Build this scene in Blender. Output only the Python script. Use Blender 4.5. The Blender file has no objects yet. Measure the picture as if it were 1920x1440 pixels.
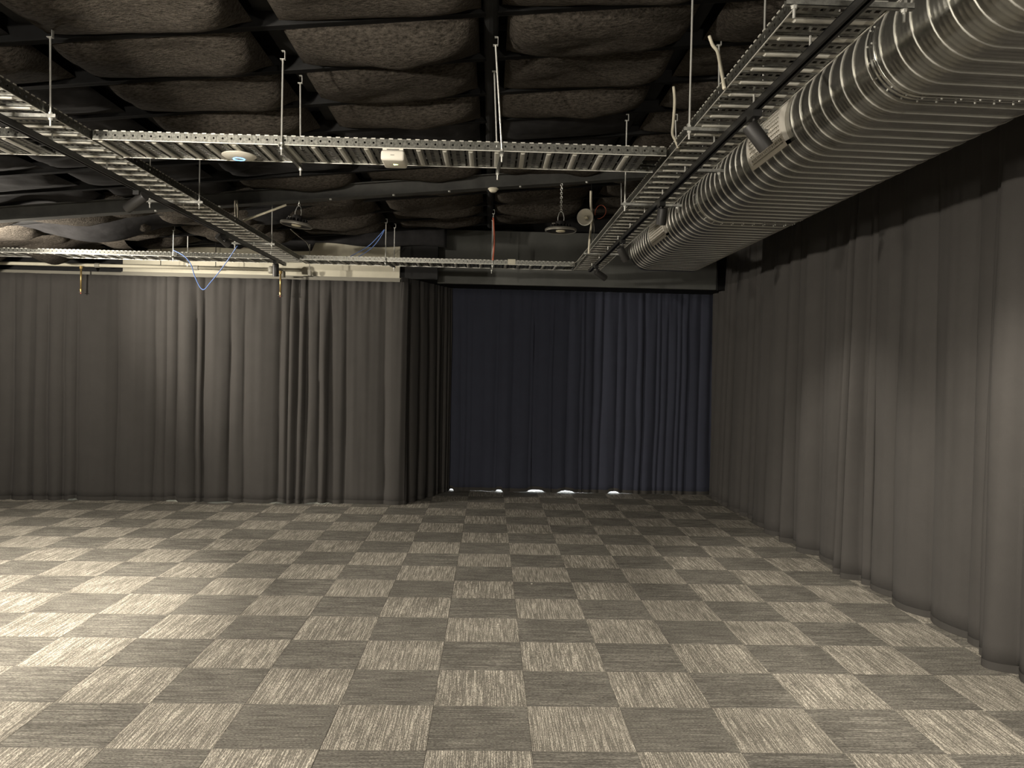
import bpy, math, random
from math import sin, cos, pi, radians, sqrt, atan2, floor, hypot
from mathutils import Vector, Matrix, noise

random.seed(7)
SC = bpy.context.scene
COL = SC.collection
H = 1.80346                                   # camera height

# ------------------------------------------------------------------ camera
YAW, PITCH, ROLL, FPX = 0.0287679, -0.0176527, 0.0210071, 1484.25
f_ = Vector((sin(YAW) * cos(PITCH), cos(YAW) * cos(PITCH), sin(PITCH)))
r_ = Vector((cos(YAW), -sin(YAW), 0))
u_ = r_.cross(f_)
r2 = r_ * cos(ROLL) + u_ * sin(ROLL)
u2 = u_ * cos(ROLL) - r_ * sin(ROLL)
cd = bpy.data.cameras.new('camera')
cd.sensor_width = 36.0
cd.lens = FPX * 36.0 / 1920.0
cd.clip_start = 0.05
cam = bpy.data.objects.new('camera', cd)
COL.objects.link(cam)
M3 = Matrix((r2, u2, -f_)).transposed()
cam.matrix_world = Matrix.Translation((0, 0, H)) @ M3.to_4x4()
SC.camera = cam

# ------------------------------------------------------------------ world, exposure
w = bpy.data.worlds.new('world')
SC.world = w
w.use_nodes = True
w.node_tree.nodes['Background'].inputs[0].default_value = (0.8, 0.85, 1.0, 1)
w.node_tree.nodes['Background'].inputs[1].default_value = 0.02
SC.view_settings.view_transform = 'Standard'
SC.view_settings.look = 'None'
SC.view_settings.gamma = 1.0
SC.view_settings.use_curve_mapping = False
SC.view_settings.exposure = 2.25
WARM = (1.0, 0.915, 0.79)


def lamp(name, loc, power, kind='POINT', target=None, cone=90, blend=0.6, radius=0.04, color=WARM):
    l = bpy.data.lights.new(name, kind)
    l.energy = power
    l.color = color
    l.shadow_soft_size = radius
    o = bpy.data.objects.new(name, l)
    o.location = loc
    if kind == 'SPOT':
        l.spot_size = radians(cone)
        l.spot_blend = blend
        d = Vector(target) - Vector(loc)
        o.rotation_euler = d.to_track_quat('-Z', 'Y').to_euler()
    COL.objects.link(o)
    return o


# track heads of the room that hang outside the frame, plus added fill behind the camera
lamp('light_track_near', (-2.42, 2.0, 2.80), 88, radius=0.05)
lamp('light_track_behind', (-2.3, -1.0, 2.80), 70, radius=0.06)  # added unseen lamp, frontal fill from behind the camera
lamp('light_right_behind', (1.15, -1.6, 2.80), 45, radius=0.06)  # second added fill lamp behind the camera, no known source
lamp('light_far_left', (-5.5, 7.9, 2.74), 45, radius=0.05)
lamp('light_far_left_wash', (-5.9, 8.1, 2.74), 150, 'SPOT', (0, 10.4, 2.75), 95, 0.8, 0.05)
lamp('light_left_pool', (-5.4, 5.0, 2.85), 200, 'SPOT', (-4.2, 5.6, 0), 110, 0.8, 0.05)
lamp('light_left_front', (-3.2, 1.6, 2.85), 95, 'SPOT', (-2.2, 4.4, 0), 100, 0.9, 0.05)
lamp('light_right_near', (1.1, 1.6, 2.78), 90, 'SPOT', (2.6, 4.2, 0.2), 95, 0.9, 0.04)


# ------------------------------------------------------------------ materials
def mat(name, color, rough=0.8, metal=0.0, spec=0.5, var=0.0, vscale=8.0, bump=0.0, bscale=60.0, emit=None, estr=0.0, sheen=0.0, aniso=None):
    m = bpy.data.materials.new(name)
    m.use_nodes = True
    nt = m.node_tree
    b = nt.nodes['Principled BSDF']
    b.inputs['Base Color'].default_value = (*color, 1)
    b.inputs['Roughness'].default_value = rough
    b.inputs['Metallic'].default_value = metal
    b.inputs['Specular IOR Level'].default_value = spec
    if sheen:
        b.inputs['Sheen Weight'].default_value = sheen
        b.inputs['Sheen Roughness'].default_value = 0.5
    if emit:
        b.inputs['Emission Color'].default_value = (*emit, 1)
        b.inputs['Emission Strength'].default_value = estr
    tc = nt.nodes.new('ShaderNodeTexCoord')
    vec = tc.outputs['Object']
    if aniso:
        mp = nt.nodes.new('ShaderNodeMapping')
        mp.inputs['Scale'].default_value = aniso
        nt.links.new(vec, mp.inputs[0])
        vec = mp.outputs[0]
    if var:
        n = nt.nodes.new('ShaderNodeTexNoise')
        n.inputs['Scale'].default_value = vscale
        n.inputs['Detail'].default_value = 6
        n.inputs['Roughness'].default_value = 0.65
        nt.links.new(vec, n.inputs['Vector'])
        cr = nt.nodes.new('ShaderNodeValToRGB')
        cr.color_ramp.elements[0].position = 0.3
        cr.color_ramp.elements[1].position = 0.7
        cr.color_ramp.elements[0].color = (*[c * (1 - var) for c in color], 1)
        cr.color_ramp.elements[1].color = (*[min(1, c * (1 + var)) for c in color], 1)
        nt.links.new(n.outputs['Fac'], cr.inputs[0])
        nt.links.new(cr.outputs[0], b.inputs['Base Color'])
    if bump:
        n2 = nt.nodes.new('ShaderNodeTexNoise')
        n2.inputs['Scale'].default_value = bscale
        n2.inputs['Detail'].default_value = 5
        nt.links.new(vec, n2.inputs['Vector'])
        bp = nt.nodes.new('ShaderNodeBump')
        bp.inputs['Strength'].default_value = bump
        bp.inputs['Distance'].default_value = 0.01
        nt.links.new(n2.outputs['Fac'], bp.inputs['Height'])
        nt.links.new(bp.outputs[0], b.inputs['Normal'])
    return m


def carpet_mat(name, dark, light, thr0, thr1):
    """streaks run along the tile's own U; random offset per tile."""
    m = bpy.data.materials.new(name)
    m.use_nodes = True
    nt = m.node_tree
    b = nt.nodes['Principled BSDF']
    b.inputs['Roughness'].default_value = 1.0
    b.inputs['Specular IOR Level'].default_value = 0.1
    uv = nt.nodes.new('ShaderNodeUVMap')
    oi = nt.nodes.new('ShaderNodeObjectInfo')
    mul = nt.nodes.new('ShaderNodeMath'); mul.operation = 'MULTIPLY'; mul.inputs[1].default_value = 37.0
    nt.links.new(oi.outputs['Random'], mul.inputs[0])
    add = nt.nodes.new('ShaderNodeVectorMath'); add.operation = 'ADD'
    nt.links.new(uv.outputs[0], add.inputs[0])
    nt.links.new(mul.outputs[0], add.inputs[1])
    def nz(sx, sy, det, rough=0.6):
        mp = nt.nodes.new('ShaderNodeMapping')
        mp.inputs['Scale'].default_value = (sx, sy, 1)
        nt.links.new(add.outputs[0], mp.inputs[0])
        n = nt.nodes.new('ShaderNodeTexNoise')
        n.inputs['Scale'].default_value = 1.0
        n.inputs['Detail'].default_value = det
        n.inputs['Roughness'].default_value = rough
        nt.links.new(mp.outputs[0], n.inputs['Vector'])
        return n.outputs['Fac']
    streak = nz(4.5, 185, 1.5)
    fine = nz(70, 300, 2)
    mott = nz(5, 7, 3)
    r1 = nt.nodes.new('ShaderNodeMapRange')
    r1.inputs[1].default_value = thr0
    r1.inputs[2].default_value = thr1
    nt.links.new(streak, r1.inputs[0])
    r2_ = nt.nodes.new('ShaderNodeMapRange')
    r2_.inputs[1].default_value = 0.35
    r2_.inputs[2].default_value = 0.68
    nt.links.new(fine, r2_.inputs[0])
    mm = nt.nodes.new('ShaderNodeMath'); mm.operation = 'MULTIPLY'
    nt.links.new(r1.outputs[0], mm.inputs[0]); nt.links.new(r2_.outputs[0], mm.inputs[1])
    ad = nt.nodes.new('ShaderNodeMath'); ad.operation = 'MULTIPLY_ADD'
    nt.links.new(r2_.outputs[0], ad.inputs[0]); ad.inputs[1].default_value = 0.32
    nt.links.new(mm.outputs[0], ad.inputs[2])
    mx = nt.nodes.new('ShaderNodeMix'); mx.data_type = 'RGBA'
    nt.links.new(ad.outputs[0], mx.inputs['Factor'])
    mx.inputs['A'].default_value = (*dark, 1)
    mx.inputs['B'].default_value = (*light, 1)
    r3 = nt.nodes.new('ShaderNodeMapRange')
    r3.inputs[3].default_value = 0.82; r3.inputs[4].default_value = 1.18
    r3.inputs[1].default_value = 0.3; r3.inputs[2].default_value = 0.7
    nt.links.new(mott, r3.inputs[0])
    mx2 = nt.nodes.new('ShaderNodeVectorMath'); mx2.operation = 'SCALE'
    nt.links.new(mx.outputs['Result'], mx2.inputs[0]); nt.links.new(r3.outputs[0], mx2.inputs['Scale'])
    nt.links.new(mx2.outputs[0], b.inputs['Base Color'])
    bp = nt.nodes.new('ShaderNodeBump')
    bp.inputs['Strength'].default_value = 0.5
    bp.inputs['Distance'].default_value = 0.004
    nt.links.new(ad.outputs[0], bp.inputs['Height'])
    nt.links.new(bp.outputs[0], b.inputs['Normal'])
    return m


M = dict(
    tile_dark=carpet_mat('carpet_dark', (0.066, 0.062, 0.054), (0.30, 0.282, 0.245), 0.44, 0.64),  # one carpet quarter-turned: shaded look of the pile painted into the colour
    tile_light=carpet_mat('carpet_light', (0.092, 0.085, 0.072), (0.58, 0.54, 0.46), 0.47, 0.60),  # same carpet, lit look of the pile painted into the colour
    backing=mat('floor_screed', (0.06, 0.055, 0.047), 1.0, spec=0.1),
    drape=mat('drape_wool', (0.062, 0.0585, 0.055), 1.0, spec=0.1, var=0.05, vscale=5, bump=0.25, bscale=260, sheen=0.03),
    drape2=mat('drape_wool_blue', (0.046, 0.050, 0.070), 1.0, spec=0.1, var=0.05, vscale=5, bump=0.25, bscale=260, sheen=0.03),  # bluish cast of the lens flare painted into the cloth colour
    hem=mat('drape_hem', (0.057, 0.054, 0.050), 1.0, spec=0.1),
    black=mat('black_paint', (0.014, 0.014, 0.014), 0.75, spec=0.25, var=0.3, vscale=3),
    bulk=mat('charcoal_board', (0.105, 0.107, 0.100), 0.8, spec=0.2, var=0.15, vscale=2),
    batt=mat('black_insulation', (0.047, 0.041, 0.034), 1.0, spec=0.05, var=0.75, vscale=30, bump=1.0, bscale=60, aniso=(1.0, 3.2, 2.0)),
    foil=mat('black_foil', (0.020, 0.0195, 0.020), 0.95, spec=0.08, var=0.4, vscale=4, bump=0.4, bscale=9),
    steel_black=mat('painted_steel', (0.011, 0.011, 0.011), 0.7, spec=0.2, var=0.3, vscale=6),
    beam=mat('beam_paint', (0.045, 0.045, 0.041), 0.6, spec=0.3, var=0.3, vscale=6),
    galv=mat('galvanised', (0.34, 0.34, 0.315), 0.36, 0.85, var=0.45, vscale=45),
    rail=mat('rail_spangle', (0.19, 0.19, 0.17), 0.36, 0.9, var=0.6, vscale=70),
    bar=mat('embossed_bar', (0.66, 0.65, 0.59), 0.45, 0.45),  # paler than the tray metal: caught light painted on bars, tabs and bead
    seam=mat('rolled_seam', (0.56, 0.55, 0.50), 0.40, 0.6),  # same metal as the duct, rib highlights painted in as a paler colour
    galv_duct=mat('galvanised_duct', (0.42, 0.415, 0.38), 0.27, 0.9, var=0.22, vscale=11, bump=0.10, bscale=5),
    zinc=mat('zinc_rod', (0.62, 0.62, 0.58), 0.38, 0.6),
    track=mat('track_black', (0.012, 0.012, 0.012), 0.35, spec=0.5),
    head=mat('lamp_black', (0.022, 0.021, 0.020), 0.5, spec=0.5),
    cream=mat('cream_paint', (0.56, 0.53, 0.42), 0.7, var=0.1, vscale=3),
    white=mat('white_plastic', (0.76, 0.73, 0.64), 0.4, spec=0.5),
    grille=mat('white_register', (0.66, 0.63, 0.56), 0.45),
    dark=mat('dark_recess', (0.01, 0.01, 0.01), 0.9),
    brass=mat('brass', (0.52, 0.38, 0.16), 0.35, 0.8),
    blue=mat('blue_cable', (0.13, 0.23, 0.55), 0.4),
    red=mat('red_cable', (0.52, 0.13, 0.07), 0.5),
    pale=mat('pale_cable', (0.62, 0.58, 0.46), 0.5),
    grey=mat('grey_plastic', (0.25, 0.24, 0.20), 0.5),
    lens=mat('frosted_lens', (0.60, 0.55, 0.40), 0.3),
    bluering=mat('blue_led', (0.02, 0.1, 0.6), 0.4, emit=(0.05, 0.30, 1.0), estr=4.0),
    led=mat('yellow_led', (0.6, 0.7, 0.2), 0.4, emit=(0.75, 1.0, 0.25), estr=3.0),
    glow=mat('lamp_lens', (0.9, 0.85, 0.7), 0.4, emit=(1.0, 0.85, 0.6), estr=6.0),
    day=mat('daylit_glass', (0.8, 0.8, 0.8), 0.3, emit=(0.85, 0.93, 1.0), estr=2.2),
    alu=mat('pale_threshold', (0.75, 0.75, 0.72), 0.4),
    base=mat('white_skirting', (0.7, 0.7, 0.62), 0.5),
)


# ------------------------------------------------------------------ mesh builder
class MB:
    def __init__(s):
        s.v = []; s.f = []; s.mi = []; s.cur = 0

    def face(s, *idx):
        s.f.append(tuple(idx)); s.mi.append(s.cur)

    def box(s, x0, x1, y0, y1, z0, z1, mtx=None):
        b = len(s.v)
        P = [Vector((x, y, z)) for z in (z0, z1) for y in (y0, y1) for x in (x0, x1)]
        if mtx: P = [mtx @ p for p in P]
        s.v += [tuple(p) for p in P]
        for q in ((0, 2, 3, 1), (4, 5, 7, 6), (0, 1, 5, 4), (2, 6, 7, 3), (0, 4, 6, 2), (1, 3, 7, 5)):
            s.face(*[b + i for i in q])
        return s

    def quad(s, a, b_, c, d):
        b = len(s.v)
        s.v += [tuple(a), tuple(b_), tuple(c), tuple(d)]
        s.face(b, b + 1, b + 2, b + 3)
        return s

    def tube(s, pts, r, n=8, cap=True):
        pts = [Vector(p) for p in pts]
        rs = r if isinstance(r, (list, tuple)) else [r] * len(pts)
        t0 = (pts[1] - pts[0]).normalized()
        a = t0.orthogonal().normalized()
        rings = []
        for i, p in enumerate(pts):
            if i == 0: t = pts[1] - pts[0]
            elif i == len(pts) - 1: t = pts[-1] - pts[-2]
            else: t = (pts[i + 1] - pts[i]).normalized() + (pts[i] - pts[i - 1]).normalized()
            t.normalize()
            a = (a - t * a.dot(t)).normalized()
            c = t.cross(a)
            b = len(s.v)
            for k in range(n):
                q = 2 * pi * k / n
                s.v.append(tuple(p + (a * cos(q) + c * sin(q)) * rs[i]))
            rings.append(b)
        for i in range(len(rings) - 1):
            for k in range(n):
                k2 = (k + 1) % n
                s.face(rings[i] + k, rings[i] + k2, rings[i + 1] + k2, rings[i + 1] + k)
        if cap:
            s.face(*[rings[0] + k for k in range(n)][::-1])
            s.face(*[rings[-1] + k for k in range(n)])
        return s

    def lathe(s, prof, n=24, mtx=None, cap0=True, cap1=True):
        rings = []
        for (r, z) in prof:
            b = len(s.v)
            for k in range(n):
                q = 2 * pi * k / n
                p = Vector((r * cos(q), r * sin(q), z))
                if mtx: p = mtx @ p
                s.v.append(tuple(p))
            rings.append(b)
        for i in range(len(rings) - 1):
            for k in range(n):
                k2 = (k + 1) % n
                s.face(rings[i] + k, rings[i] + k2, rings[i + 1] + k2, rings[i + 1] + k)
        if cap0: s.face(*[rings[0] + k for k in range(n)][::-1])
        if cap1: s.face(*[rings[-1] + k for k in range(n)])
        return s

    def torus(s, R, r, n=16, k=6, mtx=None, sx=1.0):
        b = len(s.v)
        for i in range(n):
            a = 2 * pi * i / n
            for j in range(k):
                c = 2 * pi * j / k
                p = Vector(((R + r * cos(c)) * cos(a) * sx, (R + r * cos(c)) * sin(a), r * sin(c)))
                if mtx: p = mtx @ p
                s.v.append(tuple(p))
        for i in range(n):
            for j in range(k):
                s.face(b + i * k + j, b + ((i + 1) % n) * k + j, b + ((i + 1) % n) * k + (j + 1) % k, b + i * k + (j + 1) % k)
        return s

    def mesh(s, name, m, smooth=False):
        me = bpy.data.meshes.new(name)
        me.from_pydata(s.v, [], s.f)
        for x in (m if isinstance(m, (list, tuple)) else [m]): me.materials.append(x)
        if any(s.mi): me.polygons.foreach_set('material_index', s.mi)
        if smooth: me.polygons.foreach_set('use_smooth', [True] * len(s.f))
        me.update()
        return me

    def build(s, name, m, parent=None, smooth=False, loc=None):
        o = bpy.data.objects.new(name, s.mesh(name, m, smooth))
        COL.objects.link(o)
        if loc is not None: o.location = loc
        if parent:
            o.parent = parent
        return o


def link_mesh(name, me, parent=None, loc=(0, 0, 0), rot=(0, 0, 0)):
    o = bpy.data.objects.new(name, me)
    COL.objects.link(o)
    o.location = loc; o.rotation_euler = rot
    if parent: o.parent = parent
    return o


def tag(o, label=None, cat=None, group=None, kind=None):
    if label: o['label'] = label
    if cat: o['category'] = cat
    if group: o['group'] = group
    if kind: o['kind'] = kind
    return o


def empty(name, loc=(0, 0, 0), rot=(0, 0, 0)):
    o = bpy.data.objects.new(name, None)
    o.empty_display_size = 0.1
    o.location = loc; o.rotation_euler = rot
    COL.objects.link(o)
    return o


def shade(o, ang=40):
    o.data.polygons.foreach_set('use_smooth', [True] * len(o.data.polygons))
    o.data.set_sharp_from_angle(angle=radians(ang))
    return o


# ================================================================== THE SETTING
XL, XR, YB, YN = -9.4, 3.45, 12.25, -2.6
zc = lambda x: H + 1.90 + 0.094 * x          # underside of the purlins

fl = tag(MB().box(XL, XR, YN, YB, -0.12, -0.004).build('floor', M['backing']), 'charcoal and grey checkerboard carpet tile floor', None, None, 'structure')
cl = MB()
cl.quad((XL, YN, zc(XL) + 0.20), (XL, YB, zc(XL) + 0.20), (XR + .1, YB, zc(XR) + 0.20), (XR + .1, YN, zc(XR) + 0.20))
cl.quad((XL, YN, zc(XL) + 0.25), (XR + .1, YN, zc(XR) + 0.25), (XR + .1, YB, zc(XR) + 0.25), (XL, YB, zc(XL) + 0.25))
ceil = tag(cl.build('ceiling', M['black']), 'black painted sloping roof underside with purlins and insulation', None, None, 'structure')
tag(MB().box(XL - .1, XL, YN, YB, 0, 4.2).build('wall_left', M['black']), None, None, None, 'structure')
tag(MB().box(XR, XR + .1, YN, YB, 0, 4.4).build('wall_right', M['black']), None, None, None, 'structure')
tag(MB().box(XL, XR, YN - .1, YN, 0, 4.4).build('wall_front', M['black']), None, None, None, 'structure')
# back walls: left of the alcove, above the alcove, and the alcove itself
wb = MB().box(XL, -1.3, 10.62, 10.75, 0, 4.1)
wb.box(-1.3, -0.72, 10.62, 10.75, 2.99, 4.1)
wb.box(-0.72, XR, 11.12, 11.22, 2.99, 4.4)
wb.box(-1.42, -1.3, 10.62, YB, 0, 4.2)
tag(wb.build('wall_back', M['black']), 'black back wall above and behind the drapes', None, None, 'structure')
tag(MB().box(-1.3, XR, 12.1, YB, 0, 4.2).build('wall_alcove', M['black']), None, None, None, 'structure')
tag(MB().box(-1.3, -.745, 10.75, 12.1, 2.99, 3.05).box(-.745, XR, 11.10, 12.1, 2.99, 3.05).build('trim_3', M['black']), 'black soffit over the alcove', None, None, 'structure')

# --- carpet tiles
S = 0.5
X0, Y0 = -0.26217, 3.71482


def tile_mesh(vertical, name, m):
    a, t = 0.2497, 0.0
    mb = MB()
    e = 0.0008
    P = [(-a, -a, -.004), (a, -a, -.004), (a, a, -.004), (-a, a, -.004), (-a + e, -a + e, t), (a - e, -a + e, t), (a - e, a - e, t), (-a + e, a - e, t)]
    mb.v = P
    for q in ((4, 5, 6, 7), (0, 1, 5, 4), (1, 2, 6, 5), (2, 3, 7, 6), (3, 0, 4, 7)): mb.face(*q)
    me = mb.mesh(name, m)
    uvl = me.uv_layers.new(name='UVMap')
    for lp in me.loops:
        x, y, _ = P[lp.vertex_index]
        uvl.data[lp.index].uv = (y, x) if vertical else (x, y)
    return me


tm_light = tile_mesh(True, 'carpet_tile_light', M['tile_light'])
tm_dark = tile_mesh(False, 'carpet_tile_dark', M['tile_dark'])
cands = []
for k in range(-14, 18):
    for c in range(-19, 8):
        x, y = X0 + (c + .5) * S, Y0 + (k + .5) * S
        if y > YB or x > XR + .2 or x < XL - .2: continue
        seen = y > 3.2 and abs(x / y) < 0.72 and not (y > 10.7 and x < -0.9)
        cands.append((0 if seen else 1, y, x, (c + k) % 2))
cands.sort()
ind, rest = cands[:296], cands[296:]
for _, y, x, par in ind:
    o = link_mesh('carpet_tile', tm_light if par else tm_dark, fl, (x, y, random.uniform(-.0006, .0006)))
mb = MB(); uvs = []
for _, y, x, par in rest:
    mb.cur = 1 if par else 0
    a = .2488; off = random.random() * 50
    mb.quad((x - a, y - a, 0), (x + a, y - a, 0), (x + a, y + a, 0), (x - a, y + a, 0))
    for (dx, dy) in ((-a, -a), (a, -a), (a, a), (-a, a)):
        uvs.append((dy + off, dx + off) if par else (dx + off, dy + off))
ro = mb.build('carpet_tile', [M['tile_dark'], M['tile_light']], fl)
uvl = ro.data.uv_layers.new(name='UVMap')
for i, q in enumerate(uvs): uvl.data[i].uv = q
ro['kind'] = 'stuff'

# --- roof: purlins, rafters, sagging insulation batts (parts of the ceiling)
SL = -math.atan(0.094)                        # rotation about Y that follows the slope
PY = [4.27 + 0.612 * k for k in range(-9, 13)]
pur = MB()
L = XR - XL
pm = MB()
pm.box(-L / 2, L / 2, -.02, .02, 0, .16)
pm.box(-L / 2, L / 2, -.026, .026, 0, .006)
pme = pm.mesh('purlin', M['steel_black'])
XM = (XL + XR) / 2
for y in PY:
    if y < 0 or y > 10.5: continue
    link_mesh('purlin', pme, ceil, (XM, y, zc(XM)), (0, SL, 0))
RX = [-8.5, -7.3, -6.1, -4.85, -3.65, -2.45, -1.23, -0.03, 1.18, 2.38]
for i, x in enumerate(RX):
    wdt = 0.07 if abs(x + .03) < .01 else 0.10
    r = MB()
    if wdt == 0.07:
        r.tube([(0, -2, .028), (0, 10.6, .028)], 0.042, 12)
    else:
        r.box(-wdt / 2, wdt / 2, -2, 10.6, 0.085, .19)
    r.build('rafter', M['steel_black'], ceil, loc=(x, 0, zc(x)))


def batt_mesh(seed, sag, m):
    rnd = random.Random(seed)
    nu, nv = 30, 16
    mb = MB()
    Wd, D = 1.07, 0.585
    ph = rnd.uniform(0, 50)
    for i in range(nu + 1):
        u = i / nu
        # the free ends round off, so the plan narrows there
        en = max(0.0, 1 - abs(2 * u - 1) ** 5)
        for j in range(nv + 1):
            v = j / nv
            vv = v ** (0.80)
            sh = (sin(pi * vv) ** 0.7) * en ** 0.5 if 0 < vv < 1 else 0
            x = (u - .5) * Wd
            y = (v - .5) * D
            nz_ = noise.noise(Vector((x * 1.6 + ph, y * 3.0, ph))) * 0.07 + noise.noise(Vector((x * 6 + ph, y * 22, ph))) * 0.014
            z = 0.035 - sag * sh * (1 + 0.25 * sin(u * 4 + ph)) + nz_ * sh
            mb.v.append((x, y, z))
    for i in range(nu):
        for j in range(nv):
            a = i * (nv + 1) + j
            mb.face(a, a + 1, a + nv + 2, a + nv + 1)
    return mb.mesh('insulation_batt', m, True)


BM = [batt_mesh(s, sg, M['batt']) for s, sg in ((1, .115), (2, .095), (3, .13), (4, .08))]
BF = [batt_mesh(s, sg, M['foil']) for s, sg in ((5, .07), (6, .05))]
BX = [-7.9, -6.7, -5.48, -4.25, -3.05, -1.84, -0.63, 0.575, 1.78, 2.95]
rb = random.Random(3)
for j in range(len(PY) - 1):
    y = (PY[j] + PY[j + 1]) / 2
    if y < 0.3 or y > 10.4: continue
    for i, x in enumerate(BX):
        flat = (x < -2.5 and y < 8.0) or (y > 5.9 and y < 7.6 and x < 1)
        if x < -2.5 and y < 6 and i % 2 == 0 and j % 3 == 0: flat = False
        me = rb.choice(BF) if flat else rb.choice(BM)
        o = link_mesh('insulation_batt', me, ceil, (x + rb.uniform(-.03, .03), y, zc(x)), (0, SL, pi if False else 0))
        o.scale = (1, 1, rb.uniform(.85, 1.15))

# long loose sheet of insulation sagging beyond the beam at the left
def loose(name, x0, x1, y0, y1, z0, z1, seed, m, parent):
    mb = MB(); nu, nv = 60, 18
    for i in range(nu + 1):
        u = i / nu
        for j in range(nv + 1):
            v = j / nv
            x = x0 + (x1 - x0) * u; y = y0 + (y1 - y0) * v
            base = zc(x) + .08
            sag = (z0 + (z1 - z0) * u) * sin(pi * min(1, v * 1.0)) ** .8 * (0.65 + .35 * cos(u * 17 + seed))
            z = base - sag + .03 * noise.noise(Vector((x * 1.7, y * 5, seed)))
            mb.v.append((x, y, z))
    for i in range(nu):
        for j in range(nv):
            a = i * (nv + 1) + j
            mb.face(a, a + 1, a + nv + 2, a + nv + 1)
    return mb.build(name, m, parent, True)


loose('insulation_sheet', -6.6, -2.2, 7.72, 8.5, .26, .12, 1.0, M['batt'], ceil)
loose('insulation_sheet', -6.9, -1.6, 8.45, 9.3, .34, .16, 4.0, M['foil'], ceil)
loose('insulation_sheet', -6.9, -4.3, 9.2, 10.3, .40, .25, 2.2, M['batt'], ceil)

# the main beam
bz = lambda x: H + 1.745 + 0.0935 * x
bm = MB()
mt = Matrix.Translation((XM, 7.68, bz(XM))) @ Matrix.Rotation(SL, 4, 'Y')
bm.box(-L / 2, L / 2, -.06, .06, 0, .008, mt)
bm.box(-L / 2, L / 2, -.004, .004, 0, .13, mt)
bm.box(-L / 2, L / 2, -.06, .06, .122, .13, mt)
beam = tag(bm.build('roof_beam', M['beam']), 'dark painted steel beam crossing under the roof behind the near cable tray', 'beam')
bo = MB()
for x in (-5.6, -4.9, -3.2, -2.6, -1.55, -.95, -.42, .26, .9, 1.6):
    bo.lathe([(0.012, -.012), (0.012, 0)], 8, Matrix.Translation((x, 7.64, bz(x))))
bo.build('bolt_head', M['zinc'], beam)['kind'] = 'stuff'

# cream upper wall, dark drape of insulation that hides its top, trim ledge
tag(MB().box(-4.85, -1.22, 10.585, 10.618, H + 1.13, H + 1.75).build('wall_upper', M['cream']), 'cream painted strip of wall above the left drapes', None, None, 'structure')
lg = MB().box(XL, -1.20, 10.47, 10.585, H + 1.115, H + 1.165)
lg.box(-4.85, -1.20, 10.55, 10.58, H + 1.165, H + 1.185)
tag(lg.build('trim_1', mat('ledge_paint', (0.20, 0.19, 0.155), .7)), 'grey ledge along the top of the left drapes', None, None, 'structure')
dr = MB(); n = 120
prof = lambda x: H + (1.60 + .02 * sin(x * 5) if x > -2.35 else (1.53 + .03 * sin(x * 3))) - (.03 if x < -3.3 else 0)
for i in range(n + 1):
    x = -6.5 + (5.9) * i / n
    for j in range(5):
        z0 = prof(x)
        dr.v.append((x, 10.50 + .03 * noise.noise(Vector((x * 2, j * .7, 0))), z0 + (zc(x) + .06 - z0) * j / 4))
for i in range(n):
    for j in range(4):
        a = i * 5 + j
        dr.face(a, a + 5, a + 6, a + 1)
o = tag(dr.build('insulation_sheet', M['foil'], None, True), 'black insulation sheet hanging in front of the cream wall top', 'insulation')
sm = o.modifiers.new('s', 'SOLIDIFY'); sm.thickness = .015

# bulkhead board over the alcove
bk = tag(MB().box(-0.745, 3.14, 11.0, 11.10, H + 1.18, H + 1.92).build('trim_2', M['bulk']), 'charcoal bulkhead board above the alcove drapes', None, None, 'structure')

# daylight behind the alcove drapes, added glow behind the left ones
wn = MB(); wn.box(-.55, 2.3, 12.06, 12.09, 0.02, 1.9)
w1 = tag(wn.build('window_1', M['day']), 'daylit glass door hidden behind the alcove drapes', None, None, 'structure')
fr = MB()
for x in (-.58, .86, 2.33): fr.box(x - .03, x + .03, 12.0, 12.06, 0, 1.96)
fr.box(-.61, 2.36, 12.0, 12.06, 1.9, 1.96)
fr.build('window_frame', M['alu'], w1)
MB().box(-.68, 3.23, 11.78, 12.0, 0, .004).build('threshold', M['alu'], w1)
tag(MB().box(XL, -1.45, 10.60, 10.618, 0, .09).build('baseboard_back', M['base']), 'white skirting glimpsed under the left drapes', None, None, 'structure')
w2 = tag(MB().box(-6.0, -1.6, 10.59, 10.60, .12, 2.2).build('window_2', mat('dim_glass', (.5, .5, .5), .3, emit=(.9, .95, .85), estr=.5)), 'window hidden behind the left drapes', None, None, 'structure')  # emissive panel added to light the slits under the left drapes


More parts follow.
